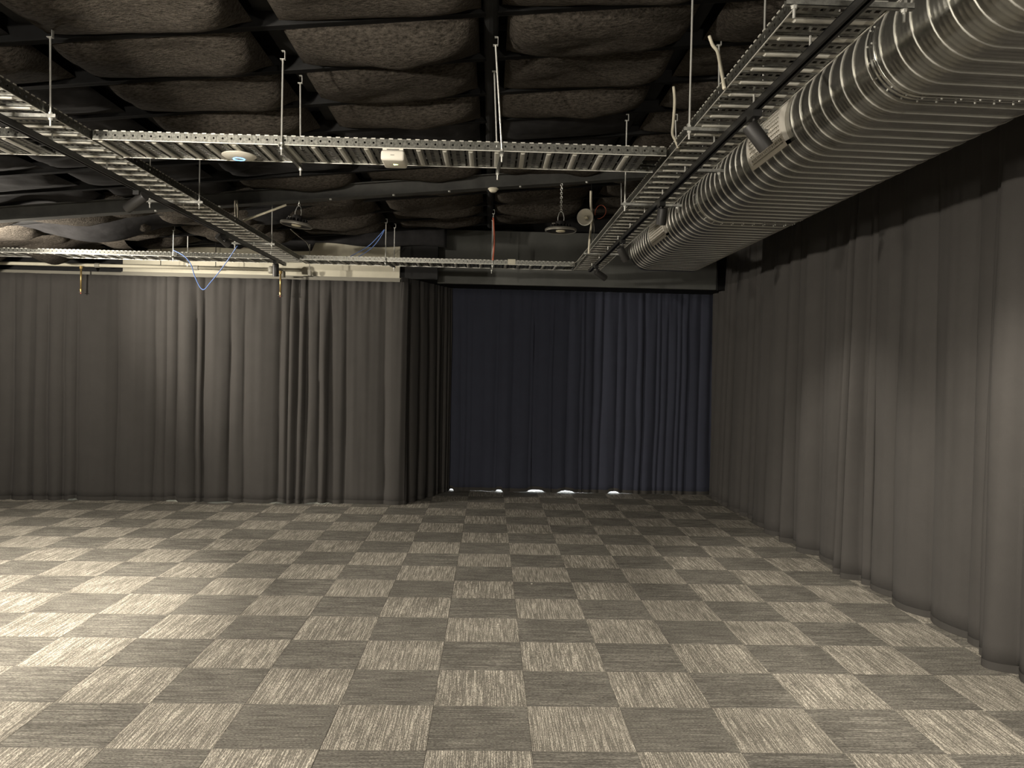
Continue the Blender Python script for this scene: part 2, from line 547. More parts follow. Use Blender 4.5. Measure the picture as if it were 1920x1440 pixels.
# ================================================================== DRAPES
def drape(p0, p1, z0, z1, seed, m, name='curtain', amp=0.055, gaps=(), label='', group='', lam=0.17, hemh=.05, gap_h=.02, front=0.0):
    rnd = random.Random(seed)
    p0 = Vector((*p0, 0)); p1 = Vector((*p1, 0))
    d = p1 - p0; Ln = d.length; d.normalize()
    nrm = Vector((d.y, -d.x, 0))                # towards the room
    n = max(8, int(Ln / 0.012)); nz_ = 22
    # fold centres with uneven spacing
    knots = [0.0]
    while knots[-1] < Ln + .4: knots.append(knots[-1] + lam * rnd.choice((rnd.uniform(.3, .7), rnd.uniform(.7, 1.3), rnd.uniform(1.2, 1.9))))
    amps = [rnd.uniform(.45, 1.25) for _ in knots]
    big = [(rnd.uniform(1.6, 3.6), rnd.uniform(0, 6.28), rnd.uniform(.3, 1)) for _ in range(3)]
    fine = [(rnd.uniform(34, 46), rnd.uniform(0, 6.28)), (rnd.uniform(60, 80), rnd.uniform(0, 6.28))]
    ph = rnd.uniform(0, 99)

    def off(s, t):                              # t 0 hem .. 1 top
        s2 = s + .05 * (1 - t) * noise.noise(Vector((s * 2.2, t * 1.4, ph)))+ .012 * noise.noise(Vector((s * 6, t * 4, ph)))
        s2 = min(max(s2, 0), Ln + .2)
        k = 0
        while k < len(knots) - 2 and knots[k + 1] < s2: k += 1
        a, b = knots[k], knots[k + 1]
        q = (s2 - a) / (b - a)
        fold = (sin(pi * q) ** 0.55 if 0 < q < 1 else 0) * amps[k]
        g = sum(A * sin(F * s + P + 1.2 * (1 - t)) for F, P, A in big) / 3
        fi = sin(fine[0][0] * s + fine[0][1]) * .5 + sin(fine[1][0] * s + fine[1][1]) * .3
        top = max(0, (t - .80) / .20)
        mid = noise.noise(Vector((s * 9, t * 2.0, ph + 9))) * .012
        e = min(1, s / .07, (Ln - s) / .07); e = max(0, e) ** .6
        return front * e - amp * .25 * (1 - e) + e * amp * (0.55 + .45 * (1 - t)) * (fold * 1.25 - .5) * (1 - .55 * top) + e * amp * .6 * g * (1 - .5 * t) + fi * .010 * (.25 + .75 * top) + mid * (1 - top)

    def hem(s):
        z = z0 + .0015 * (1 + sin(s * 9 + ph))
        x = (p0 + d * s)
        for (gx, gw) in gaps:
            q = abs(x.x - gx) / gw
            if q < 1: z += gap_h * (1 - q ** 4)
        return z

    def surf(zf, extra, nn):
        mb = MB()
        for i in range(n + 1):
            s = Ln * i / n
            for j in range(nn + 1):
                z = zf(s, j / nn)
                t = (z - z0) / (z1 - z0)
                p = p0 + d * s + nrm * (off(s, t) + extra)
                mb.v.append((p.x, p.y, z))
        for i in range(n):
            for j in range(nn):
                a = i * (nn + 1) + j
                mb.face(a, a + nn + 1, a + nn + 2, a + 1)
        return mb
    root = surf(lambda s, q: hem(s) + (z1 - hem(s)) * q, 0, nz_).build(name, m, None, True)
    sm = root.modifiers.new('cloth', 'SOLIDIFY'); sm.thickness = .004; sm.offset = -1
    h = surf(lambda s, q: hem(s) + hemh * q, .0025, 1).build('hem', M['hem'], root, True)
    tag(root, label, 'curtain', group)
    return root


GB = 'black drapes along the left back wall'
lx = [-9.3, -7.7, -5.88, -4.2, -2.62, -1.12]
LL = ['black drape at the far left beyond the frame edge',
      'black drape at the left frame edge, brightest lit',
      'black drape behind the left hanging brass sprinkler',
      'black drape below the dangling blue cable loop',
      'black drape at the right end of the left wall, beside the alcove']
gl = [(-5.37, .05), (-4.1, .09), (-3.46, .16), (-2.72, .11), (-2.2, .17)]
for i in range(5):
    drape((lx[i] - .035, 10.42), (lx[i + 1] + .035, 10.42), 0.0, H + 1.12, 20 + i, M['drape'], gaps=gl, label=LL[i], group=GB, amp=.072, lam=.27, front=.02 * (i % 2), gap_h=.016)
drape((-1.16, 10.40), (-.56, 11.72), 0.0, 2.986, 31, M['drape'], label='black drape turning the corner into the alcove on its left side', group='drapes of the alcove', lam=.15)
ax = [-.66, .62, 1.9, 3.34]
AL = ['dark navy drape on the left third of the alcove back', 'dark navy drape in the middle of the alcove back with two light slits under it', 'dark navy drape on the right third of the alcove back, in the corner']
for i in range(3):
    drape((ax[i] - .035, 11.72), (ax[i + 1] + .035, 11.72), 0.0, 2.986, 41 + i, M['drape2'], gaps=[(-.53, .035), (.18, .05), (.72, .13), (1.17, .13), (1.88, .09)], label=AL[i], group='drapes of the alcove', amp=.040, lam=.14, gap_h=.026)
ry = [11.72, 10.05, 8.42, 6.75, 4.97, 3.2, 1.3, -1.5]
RL = ['black drape on the right wall farthest back, next to the alcove', 'black drape on the right wall, second from the alcove',
      'black drape in the middle of the right wall', 'black drape on the right wall just behind the nearest visible edge',
      'black drape at the right frame edge, nearest the camera', 'black drape on the right wall beside the camera', 'black drape on the right wall behind the camera']
for i in range(7):
    drape((3.31, ry[i] + .03), (3.31, ry[i + 1] - .03), 0.0, 3.66, 61 + i, M['drape'], label=RL[i], group='black drapes along the right wall', amp=.12, lam=.29, front=(.05 if i == 4 else .0))


# ================================================================== CABLE TRAYS
TZ = H + 1.25


def rail_mesh(Ln, flip=1):
    """side rail along +X from 0, outer face at y=0 looking to -y*flip, 50 mm modules with a hole and a top tab"""
    mb = MB(); h = .05; nmod = int(Ln / .05)
    for k in range(nmod):
        x = k * .05; cx = x + .025; r = .0062; cz = .025
        outer = [(x, 0), (x + .05, 0), (x + .05, h), (x, h)]
        b = len(mb.v)
        for (a, c) in outer: mb.v.append((a, 0, c))
        hb = len(mb.v)
        for q in range(8):
            an = -3 * pi / 4 + q * pi / 4
            mb.v.append((cx + r * cos(an), 0, cz + r * sin(an)))
        # four quads + corners
        mb.face(b, b + 1, hb + 2, hb + 1, hb)
        mb.face(b + 1, b + 2, hb + 4, hb + 3, hb + 2)
        mb.face(b + 2, b + 3, hb + 6, hb + 5, hb + 4)
        mb.face(b + 3, b, hb, hb + 7, hb + 6)
        # inset square plate around the hole + top tab
        y = -.0022 * flip
        for (xa, xb, za, zb) in ((x + .010, x + .040, .006, .0105), (x + .010, x + .014, .0105, .043), (x + .036, x + .040, .0105, .043)):
            mb.quad((xa, y, za), (xb, y, za), (xb, y, zb), (xa, y, zb))
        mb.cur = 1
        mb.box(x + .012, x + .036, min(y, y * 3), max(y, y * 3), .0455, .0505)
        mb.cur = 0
    # bottom bead and top edge
    mb.cur = 1
    mb.box(0, nmod * .05, -.002, .002, -.0035, .0005)
    mb.cur = 0
    mb.box(0, nmod * .05, min(0, .010 * flip), max(0, .010 * flip), h - .001, h)
    return mb


def rung_mesh(Wd):
    mb = MB(); hw = Wd / 2
    # embossed bar, a shallow rounded trough hanging below the sheet
    mb.box(0, .013, -hw, hw, 0, .0012)
    mb.box(.041, .052, -hw, hw, 0, .0012)
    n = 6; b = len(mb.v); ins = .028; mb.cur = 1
    for i in range(n + 1):
        q = pi * i / n
        xx = .027 - .014 * cos(q); zz = -.007 * sin(q)
        for yy, k in ((-hw, 0), (-hw + ins, 0), (-hw + ins + .006, 1), (hw - ins - .006, 1), (hw - ins, 0), (hw, 0)):
            mb.v.append((xx, yy, zz * k))
    for i in range(n):
        for j in range(5):
            a = b + i * 6 + j
            mb.face(a, a + 6, a + 7, a + 1)
    mb.cur = 0
    # perforated strip
    x0, x1, ha, hb_ = .064, .138, .089, .111
    mb.box(x0, ha, -hw, hw, .004, .0052)
    mb.box(hb_, x1, -hw, hw, .004, .0052)
    nh = int(Wd / .030)
    st = Wd / nh
    for k in range(nh):
        y = -hw + k * st
        mb.box(ha, hb_, y, y + st * .42, .004, .0052)
    # turned-down lips at the slot edges
    mb.box(.0525, .0537, -hw, hw, -.003, .004)
    mb.box(.0635, .0645, -hw, hw, -.001, .0052)
    mb.box(.1375, .1387, -hw, hw, -.001, .0052)
    # webs to the next module so the sheet stays one piece
    for y in (-hw, -.006, hw - .012):
        mb.box(.052, .064, y, y + .012, .001, .003)
        mb.box(.138, .150, y, y + .012, .001, .003)
    return mb


RUNG = {}


def tray(origin, axis, Ln, Wd, label, seg=None, cables=True):
    """origin: the start of the tray's centre line; axis 'X' or 'Y'"""
    rz = 0 if axis == 'X' else pi / 2
    root = empty('cable_tray', (origin[0], origin[1], TZ), (0, 0, rz))
    tag(root, label, 'cable tray', 'galvanised cable trays under the roof')
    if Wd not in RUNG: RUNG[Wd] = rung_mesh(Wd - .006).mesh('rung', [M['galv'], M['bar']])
    Ln = round(Ln / .05) * .05
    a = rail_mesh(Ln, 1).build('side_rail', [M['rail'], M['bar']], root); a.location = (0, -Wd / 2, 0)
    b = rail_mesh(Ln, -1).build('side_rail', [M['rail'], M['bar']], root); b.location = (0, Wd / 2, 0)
    k = 0
    while (k + 1) * .15 <= Ln + .01:
        o = link_mesh('rung', RUNG[Wd], root, (k * .15, 0, 0)); k += 1
    if cables:
        cb = MB()
        rr = random.Random(len(label))
        for c in range(3):
            yy = rr.uniform(-Wd * .35, Wd * .35)
            cb.tube([(x * Ln / 20, yy + .02 * sin(x * 1.3 + c * 2), .014 + .004 * c) for x in range(21)], .005, 6)
        cb.build('cable', M['dark'], root)
    return root


tray((-4.15, 4.735), 'X', 1.55, .38, 'galvanised cable tray piece crossing left of the left spotlight tray, in the glare')
tray((-2.26, 4.735), 'X', 3.25, .38, 'nearest galvanised cable tray running across, carrying the two white boxes')
tray((1.17, 1.25), 'Y', 8.55, .32, 'galvanised cable tray with black light track beside the big duct on the right')
tray((-2.43, 1.6), 'Y', 8.20, .32, 'galvanised cable tray with black light track running back on the left')
tray((-8.0, 9.60), 'X', 5.40, .38, 'far cross cable tray, left stretch in front of the pipes')
tray((-2.26, 9.60), 'X', 3.25, .38, 'far cross cable tray, right stretch with a cream clip on its edge')
tag(MB().box(-.03 + .0, .06, 9.395, 9.408, TZ + .0, TZ + .062).build('splice_plate', M['cream']), 'small cream clip plate on the edge of the far cross tray', 'clip').location = (.22, 0, 0)


# ================================================================== HANGERS
def rod_geo(mb, x, y, z0, z1, r=.0052):
    mb.tube([(x, y, z0), (x, y, z1)], r, 8)


def hanger(a, b, top_a, top_b, label, tail=.045, bracket=True):
    """trapeze: strut from a to b under the tray (z of strut top = TZ), threaded rods up to the roof"""
    root = empty('tray_hanger', ((a[0] + b[0]) / 2, (a[1] + b[1]) / 2, TZ))
    tag(root, label, 'hanger', 'threaded rod hangers of the cable trays')
    ox, oy = root.location.x, root.location.y
    A = Vector((a[0] - ox, a[1] - oy, 0)); B = Vector((b[0] - ox, b[1] - oy, 0))
    d = (B - A).normalized(); nrm = Vector((-d.y, d.x, 0)); ln = (B - A).length
    mt = Matrix.Translation(A - d * .03) @ Matrix((d, nrm, Vector((0, 0, 1)))).transposed().to_4x4()
    st = MB()
    st.box(0, ln + .06, -.0105, .0105, -.024, -.022, mt)
    st.box(0, ln + .06, -.0105, -.009, -.024, -.004, mt)
    st.box(0, ln + .06, .009, .0105, -.024, -.004, mt)
    st.build('strut', M['galv'], root)
    for P, top in ((A, top_a), (B, top_b)):
        if top is None: continue
        tp = Vector(top) - Vector((ox, oy, TZ))
        rd = MB().tube([(P.x, P.y, -tail - .02), (P.x, P.y, 0), tp], .0052, 8).build('threaded_rod', M['zinc'], root)
        nt_ = MB()
        nt_.lathe([(.010, -.034), (.010, -.025)], 6, Matrix.Translation(P))
        nt_.lathe([(.013, -.0255), (.013, -.024)], 10, Matrix.Translation(P))
        nt_.lathe([(.010, -.003), (.010, .006)], 6, Matrix.Translation(P))
        nt_.build('nut', M['zinc'], rd)['kind'] = 'stuff'
        br = MB()
        br.box(tp.x - .014, tp.x + .014, tp.y - .010, tp.y + .010, tp.z - .004, tp.z)
        br.box(tp.x + .011, tp.x + .014, tp.y - .010, tp.y + .010, tp.z, tp.z + .045)
        br.box(tp.x - .006, tp.x + .014, tp.y - .010, tp.y + .010, tp.z + .042, tp.z + .045)
        br.build('clip', M['zinc'], rd)
    return root


def topz(x): return zc(x) - .03


hanger((-1.20, 4.53), (-1.205, 5.00), (-1.20, 4.53, H + 1.725), (-1.215, 5.00, H + 1.76), 'tray hanger with two rods right of the round white access point')
hanger((.045, 4.54), (.025, 4.97), (-.003, 4.50, H + 1.83), (-.008, 4.97, H + 1.86), 'tray hanger with slightly leaning rods right of the white box')
hanger((.985, 4.00), (1.355, 4.00), (.985, 4.00, topz(1)), (1.355, 4.00, topz(1.3)), 'tray hanger on the right tray left of the nearest spotlight')
hanger((.985, 2.62), (1.355, 2.62), (.985, 2.62, topz(1)), (1.355, 2.62, topz(1.3)), 'tray hanger on the right tray at the top frame edge')
hanger((.97, 5.82), (1.36, 5.82), (.97, 5.82, H + 1.85), (1.33, 5.82, H + 1.86), 'tray hanger on the right tray just behind the upright spotlight')
hanger((1.20, 4.80), (1.37, 4.80), None, (1.35, 4.80, topz(1.35)), 'short hanger strut sticking out beside the duct at the tray junction')
hanger((.99, 8.30), (1.36, 8.30), None, (1.34, 8.30, topz(1.34)), 'tray hanger on the right tray next to the horn speaker')
hanger((-2.64, 4.10), (-2.25, 4.10), (-2.64, 4.10, topz(-2.64)), (-2.255, 4.10, H + 1.635), 'tray hanger on the left tray nearest the glare')
hanger((-2.63, 6.17), (-2.255, 6.17), (-2.63, 6.17, topz(-2.63)), (-2.255, 6.17, topz(-2.25)), 'tray hanger on the left tray behind the larger left spotlight')
hanger((-2.63, 8.20), (-2.255, 8.20), (-2.63, 8.20, H + 1.60), (-2.255, 8.20, topz(-2.25)), 'tray hanger on the left tray in front of the blue cable loop end')
hanger((-3.72, 9.38), (-3.72, 9.82), (-3.72, 9.38, H + 1.55), (-3.72, 9.82, H + 1.56), 'tray hanger on the far tray where the blue cable drops')
hanger((-1.25, 9.38), (-1.20, 9.80), (-1.25, 9.38, H + 1.70), (-1.20, 9.80, H + 1.72), 'tray hanger on the far tray with the blue cables tied at its top')
hanger((.01, 9.38), (.0, 9.80), (.01, 9.38, H + 1.84), (.0, 9.80, H + 1.84), 'tray hanger on the far tray wrapped with the red cable')


# ================================================================== LIGHT TRACKS AND SPOT HEADS
def track(x, y0, y1, label):
    root = empty('light_track', (x, y0, H + 1.165))
    tag(root, label, 'light track', 'black light tracks under the trays')
    Ln = y1 - y0
    mb = MB()
    mb.box(-.017, .017, 0, Ln, .028, .032)
    mb.box(-.017, -.012, 0, Ln, 0, .03)
    mb.box(.012, .017, 0, Ln, 0, .03)
    mb.box(-.012, -.006, 0, Ln, 0, .003)
    mb.box(.006, .012, 0, Ln, 0, .003)
    mb.build('rail', M['track'], root)
    MB().box(-.018, .018, Ln, Ln + .012, -.001, .033).build('end_cap', M['track'], root)
    yy = .35
    while yy < Ln:
        MB().tube([(0, yy, .030), (0, yy, .082)], .0045, 6).build('clip', M['zinc'], root)
        yy += .62
    return root


track(1.15, 1.3, 9.25, 'black light track under the right cable tray, beside the duct')
track(-2.42, 1.6, 9.35, 'black light track under the left cable tray')


def spot(xt, y, pa, pb, label, power=0, target=None, cone=50, lit=False):
    """pa: rear end, pb: mouth (both X, Y, Z world); xt the track's X"""
    pa = Vector(pa); pb = Vector(pb)
    base = Vector((xt, y, H + 1.165))
    root = empty('track_spotlight', base)
    tag(root, label, 'spotlight', 'black cylinder spotlights on the tracks')
    ax = (pb - pa).normalized(); Ln = (pb - pa).length
    q = ax.to_track_quat('Z', 'Y').to_matrix().to_4x4()
    mt = Matrix.Translation(pa - base) @ q
    MB().box(-.020, .020, -.045, .045, -.030, -.001).build('adapter', M['track'], root)
    piv = pa + ax * .03 - base
    MB().tube([(0, 0, -.03), (0, 0, -.055), (piv.x * .5, piv.y * .5, -.055 + (piv.z + .055) * .5), tuple(piv)], .007, 8).build('yoke', M['head'], root)
    R = .035
    b = MB().lathe([(R * .9, 0), (R, .006), (R, Ln), (R - .004, Ln), (R - .006, Ln - .06)], 28, mt, True, False)
    body = shade(b.build('barrel', M['head'], root))
    MB().lathe([(R - .006, Ln - .062), (R - .006, Ln - .060)], 24, mt).build('lens', M['glow'] if lit else M['lens'], root)
    if power:
        l = lamp('light_spot', pb + ax * .012, power, 'SPOT', target or (pb + ax), cone, .7, .02)
        l.parent = root
        l.matrix_parent_inverse = Matrix.Translation(base).inverted()
    return root


def px(x, y, Y):
    d = f_ + r2 * ((x - 960) / FPX) - u2 * ((y - 720) / FPX)
    t = Y / d.y
    return Vector((0, 0, H)) + d * t


spot(-2.42, 5.50, px(272, 367, 5.50), px(238, 391, 5.56), 'black spotlight on the left track, largest of the left three, aimed left', 150, (-4.3, 5.6, 0), 100, True)
spot(-2.42, 7.27, px(408, 441, 7.27), px(429, 459, 7.36), 'black spotlight on the left track with a bright edge, aimed right', 28, (0.6, 6.4, 0), 70, True)
spot(-2.42, 8.97, px(517, 495, 8.97), px(517, 518, 9.0), 'black spotlight hanging straight down at the end of the left track, before the cream wall', 6, None, 60, True)
spot(1.15, 3.50, px(1404, 234, 3.50), px(1437, 278, 3.50), 'large black spotlight nearest the camera on the right track, leaning over the duct', 60, (3.2, 4.6, 0.4), 75, True)
spot(1.15, 5.40, px(1243, 390, 5.40), px(1239, 421, 5.44), 'black spotlight hanging upright in the middle of the right track', 16, (0.9, 4.9, 0), 75, True)
spot(1.15, 6.97, px(1162, 464, 6.97), px(1174, 488, 7.02), 'black spotlight on the right track leaning at the far end of the duct', 34, (3.2, 7.0, .3), 75, True)
spot(1.15, 8.70, px(1117, 509, 8.70), px(1135, 522, 8.76), 'smallest black spotlight at the far end of the right track', 4, (3.2, 9.0, .6), 60, True)


# ================================================================== THE DUCT
RB = .2195; HB = 1.209; CXL = 1.611 + RB; CXR = .2517 * 9.3
CZ = H + HB + RB
PERIM = 2 * pi * RB + 2 * (CXR - CXL)


def duct_profile(extra=0.0, n=22):
    P = []
    R = RB + extra
    for i in range(n + 1):                     # left semicircle, top to bottom
        a = pi / 2 + pi * i / n
        P.append((CXL + R * cos(a), CZ + R * sin(a), cos(a), sin(a)))
    for i in range(1, 6):
        P.append((CXL + (CXR - CXL) * i / 6, CZ - R, 0, -1))
    for i in range(n + 1):
        a = -pi / 2 + pi * i / n
        P.append((CXR + R * cos(a), CZ + R * sin(a), cos(a), sin(a)))
    for i in range(1, 6):
        P.append((CXR + (CXL - CXR) * i / 6, CZ + R, 0, 1))
    return P


def duct_section(y0, y1):
    P = duct_profile()
    arc = [0]
    for i in range(1, len(P) + 1):
        a, b = P[i - 1], P[i % len(P)]
        arc.append(arc[-1] + hypot(a[0] - b[0], a[1] - b[1]))
    tot = arc[-1]
    pitch = .122
    ks = range(int(y0 / pitch) - 1, int(y1 / pitch) + 2)
    sam = [(-.0038, 0), (-.0017, .0045), (.0017, .0045), (.0038, 0)]
    for q in (.0305, .061, .0915):
        sam += [(q - .005, 0), (q, .0007), (q + .005, 0)]
    mb = MB(); rings = 0; npf = len(P)
    rows = sorted([(k * pitch + s, h) for k in ks for s, h in sam])
    isseam = [abs((y + .03) % pitch - .03) < .0039 for y, _ in rows]
    for (y, h) in rows:
        for i, (x, z, nx, nz_) in enumerate(P + [P[0]]):
            yy = y + pitch * arc[i] / tot
            hh = h
            if yy < y0 or yy > y1:
                yy = min(max(yy, y0), y1); hh = 0
            mb.v.append((x + nx * hh, yy, z + nz_ * hh))
        rings += 1
    m_ = npf + 1
    for r in range(rings - 1):
        for i in range(npf):
            a = r * m_ + i
            ys = [mb.v[t][1] for t in (a, a + 1, a + m_, a + m_ + 1)]
            if max(ys) - min(ys) < 1e-5: continue
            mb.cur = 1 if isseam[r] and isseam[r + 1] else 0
            mb.face(a, a + 1, a + m_ + 1, a + m_)
    return mb


duct = empty('ventilation_duct', ((CXL + CXR) / 2, 5, CZ))
tag(duct, 'large flat-oval spiral galvanised air duct running along the right under the roof', 'duct')
off = Vector(duct.location)
def place(o):
    o.location = -off
    return o
for (a, b) in ((.4, 3.385), (3.385, 6.30), (6.30, 9.30)):
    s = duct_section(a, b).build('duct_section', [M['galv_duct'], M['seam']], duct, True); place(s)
    s.data.set_sharp_from_angle(angle=radians(35))
P = duct_profile()
ec = MB(); ec.v = [(x, 9.30, z) for x, z, _, _ in P]; ec.face(*range(len(P)))
P2 = duct_profile(.004)
b0 = len(ec.v)
for yy in (9.27, 9.306):
    ec.v += [(x, yy, z) for x, z, _, _ in P2]
for i in range(len(P)):
    j = (i + 1) % len(P)
    ec.face(b0 + i, b0 + j, b0 + len(P) + j, b0 + len(P) + i)
place(ec.build('end_cap', M['galv_duct'], duct))
for yj in (3.385, 6.30):
    c = MB(); P3 = duct_profile(.0045)
    prof_ = [(-.03, -.004), (-.029, 0), (-.004, 0), (0, -.004), (.004, 0), (.029, 0), (.03, -.004)]
    for (dy, dh) in prof_:
        for (x, z, nx, nz_) in P3: c.v.append((x + nx * dh, yj + dy, z + nz_ * dh))
    npf = len(P3)
    for r in range(len(prof_) - 1):
        for i in range(npf):
            j = (i + 1) % npf
            c.face(r * npf + i, r * npf + j, (r + 1) * npf + j, (r + 1) * npf + i)
    band = place(c.build('coupling_band', M['galv_duct'], duct, True))
    sc = MB()
    P4 = duct_profile(.006, 10)
    for i, (x, z, nx, nz_) in enumerate(P4):
        if z > CZ + .1: continue
        for dy in (-.02, .02):
            mtx = Matrix.Translation((x, yj + dy + (.0 if dy < 0 else .0), z)) @ Vector((nx, 0, nz_)).to_track_quat('Z', 'Y').to_matrix().to_4x4()
            sc.lathe([(.0045, -.002), (.0045, .003), (.002, .005)], 6, mtx)
    sc = sc.build('screw', M['zinc'], band); sc['kind'] = 'stuff'
# lengthwise seams (lock lines) of the oval: two faint raised strips
# side registers
def register(y0, y1, a0, a1):
    root = empty('air_register', (0, 0, 0)); root.parent = duct; root.location = -off
    Rg = RB + .022; Rf = RB + .028
    def pt(R, a, y): return (CXL + R * cos(a), y, CZ + R * sin(a))
    fr = MB()
    nseg = 18
    def strip(R0, R1, A0, A1, Ya, Yb, nn):
        b = len(fr.v)
        for i in range(nn + 1):
            a = A0 + (A1 - A0) * i / nn
            for (R, y) in ((R1, Ya), (R1, Yb), (R0, Yb), (R0, Ya)): fr.v.append(pt(R, a, y))
        for i in range(nn):
            for j in range(4):
                q = b + i * 4 + j; q2 = b + i * 4 + (j + 1) % 4
                fr.face(q, q2, q2 + 4, q + 4)
        fr.face(b, b + 1, b + 2, b + 3); e = b + nn * 4; fr.face(e + 3, e + 2, e + 1, e)
    strip(RB - .01, Rf, a0, a1, y0, y0 + .022, nseg)
    strip(RB - .01, Rf, a0, a1, y1 - .022, y1, nseg)
    dA = .022 / RB
    strip(RB - .01, Rf, a0, a0 + dA, y0, y1, 2)
    strip(RB - .01, Rf, a1 - dA, a1, y0, y1, 2)
    f = fr.build('frame', M['grille'], root)
    bk = MB(); b = 0
    for i in range(nseg + 1):
        a = a0 + (a1 - a0) * i / nseg
        for y in (y0 + .01, y1 - .01): bk.v.append(pt(RB + .007, a, y))
    for i in range(nseg): bk.face(i * 2, i * 2 + 1, i * 2 + 3, i * 2 + 2)
    bk.build('recess', M['grey'], root, True)
    # blades along the duct, each a thin raised strip
    nb = 15
    for k in range(nb):
        fr = MB()
        a = a0 + dA + (a1 - a0 - 2 * dA) * (k + .5) / nb
        strip(RB + .010, Rg, a - .016, a + .020, y0 + .02, y1 - .02, 1)
        fr.build('blade', M['grille'], root)
    # cross blades behind
    fr = MB()
    y = y0 + .05
    while y < y1 - .03:
        strip(RB + .008, Rg - .006, a0 + dA, a1 - dA, y, y + .006, 12); y += .028
    fr.build('rear_blades', M['grille'], root)['kind'] = 'stuff'
    return root


register(4.38, 4.96, radians(118), radians(216))
register(7.38, 8.02, radians(118), radians(216))
# straps that carry the duct
for ys in (1.9, 4.1, 6.75, 8.9):
    st = MB(); P5 = duct_profile(.0065)
    idx = [i for i in range(len(P5)) if P5[i][1] > CZ + .1]
    for x in (CXL - .05, CXR + .05):
        zt = CZ + sqrt(max(RB ** 2 - .05 ** 2, 0))
        st.tube([(x, ys, zt), (x, ys, zc(x))], .005, 6)
    place(st.build('hanger_rod', M['zinc'], duct))


# ================================================================== BOXES ON THE NEAR TRAY
ap = empty('wireless_access_point', (-1.50, 4.73, TZ - .006))
tag(ap, 'round white wireless access point with a glowing blue ring under the near tray', 'access point')
shade(MB().lathe([(.055, .0), (.060, -.004), (.060, -.012)], 32).build('mount', M['white'], ap))
shade(MB().lathe([(.090, -.010), (.098, -.014), (.0985, -.019), (.085, -.027), (.060, -.033), (.034, -.036)], 48).build('housing', M['white'], ap), 60)
MB().lathe([(.034, -.0355), (.0335, -.0375), (.029, -.0375), (.0285, -.0355)], 40, None, False, False).build('light_ring', M['bluering'], ap)
MB().lathe([(.0285, -.036), (.02, -.0372), (.0, -.0375)], 32, None, False, False).build('hub', M['white'], ap)

bx = empty('network_box', (-.575, 4.62, TZ - .002))
tag(bx, 'white rounded rectangular box with a small yellow-green light under the near tray', 'box')
b = MB().box(-.058, .058, -.075, .075, -.012, 0); b.build('mount_plate', M['white'], bx)
MB().box(-.035, .035, -.0765, -.0745, -.010, -.006).build('mount_slot', M['dark'], bx)
b = MB().box(-.067, .067, -.095, .095, -.074, -.016).build('housing', M['white'], bx)
bv = b.modifiers.new('b', 'BEVEL'); bv.width = .014; bv.segments = 4
b.data.polygons.foreach_set('use_smooth', [True] * len(b.data.polygons))
MB().box(-.011, .011, -.0957, -.0948, -.046, -.042).build('badge', M['grey'], bx)
MB().box(-.030, -.004, -.004, .004, -.0748, -.0738).build('badge', M['grey'], bx)
l = MB(); l.v = [(-.004, -.012, -.075), (.022, .002, -.075), (-.002, .012, -.075)]; l.face(0, 1, 2)
l.build('status_light', M['led'], bx)


# ================================================================== HIGH BAY LAMPS
def highbay(X, Y, Z, ztop, tilt, label, yawz):
    root = empty('high_bay_lamp', (X, Y, Z), (0, tilt, yawz))
    tag(root, label, 'hanging lamp', 'round high bay lamps on chains')
    shade(MB().lathe([(.05, .045), (.085, .022), (.14, .016), (.148, .010), (.150, -.010), (.146, -.014), (.136, -.010), (.10, -.004), (.045, -.004)], 48, None, True, True).build('housing', M['head'], root), 50)
    shade(MB().lathe([(.150, .011), (.1525, .008), (.1525, -.011), (.146, -.0155), (.140, -.012)], 48, None, False, False).build('rim', mat('rim_metal', (.42, .40, .35), .35, .7), root), 50)
    shade(MB().lathe([(.046, -.004), (.046, -.014), (.038, -.019), (.0, -.020)], 32, None, False, False).build('lens', M['lens'], root), 50)
    fn = MB()
    for k in range(18):
        q = 2 * pi * k / 18
        fn.box(.048, .10, -.002, .002, .018, .050, Matrix.Rotation(q, 4, 'Z'))
    fn.build('cooling_fin', M['head'], root)['kind'] = 'stuff'
    shade(MB().lathe([(.050, .03), (.050, .075), (.042, .085), (.02, .088)], 28).build('driver_can', M['head'], root))
    MB().box(-.085, -.055, -.02, .02, .02, .065).build('bracket_foot', M['grey'], root)
    MB().box(.055, .080, -.02, .02, .02, .055).build('bracket_foot', M['head'], root)
    MB().tube([(-.028, 0, .085), (-.030, 0, .12), (-.018, 0, .165), (0, 0, .18), (.018, 0, .165), (.030, 0, .12), (.028, 0, .085)], .0035, 8).build('loop', M['zinc'], root)
    # chain hangs plumb
    inv = Matrix.Rotation(yawz, 4, 'Z').to_3x3() @ Matrix.Rotation(tilt, 3, 'Y')
    inv = inv.inverted()
    start = Vector((0, 0, .18)); n = 0
    ch = MB()
    top = inv @ Vector((0, 0, ztop - Z)) + Vector((0, 0, 0))
    dirv = inv @ Vector((0, 0, 1))
    lenc = (ztop - Z) - .18 * cos(tilt)
    k = int(lenc / .022)
    for i in range(k + 1):
        c = start + dirv * (lenc * (i + .5) / (k + 1))
        rot = dirv.to_track_quat('X', 'Y').to_matrix().to_4x4() @ Matrix.Rotation(pi / 2 * (i % 2), 4, 'X')
        ch.torus(.009, .0026, 12, 5, Matrix.Translation(c) @ rot, 1.55)
    ch.build('chain', M['zinc'], root)
    return root


highbay(.660, 7.66, H + 1.362, bz(.66), 0.0, 'round high bay lamp on a chain left of the horn speaker', 0)
highbay(-1.875, 7.66, H + 1.350, bz(-1.87), .13, 'tilted round high bay lamp on a short chain behind the left tray', 0)

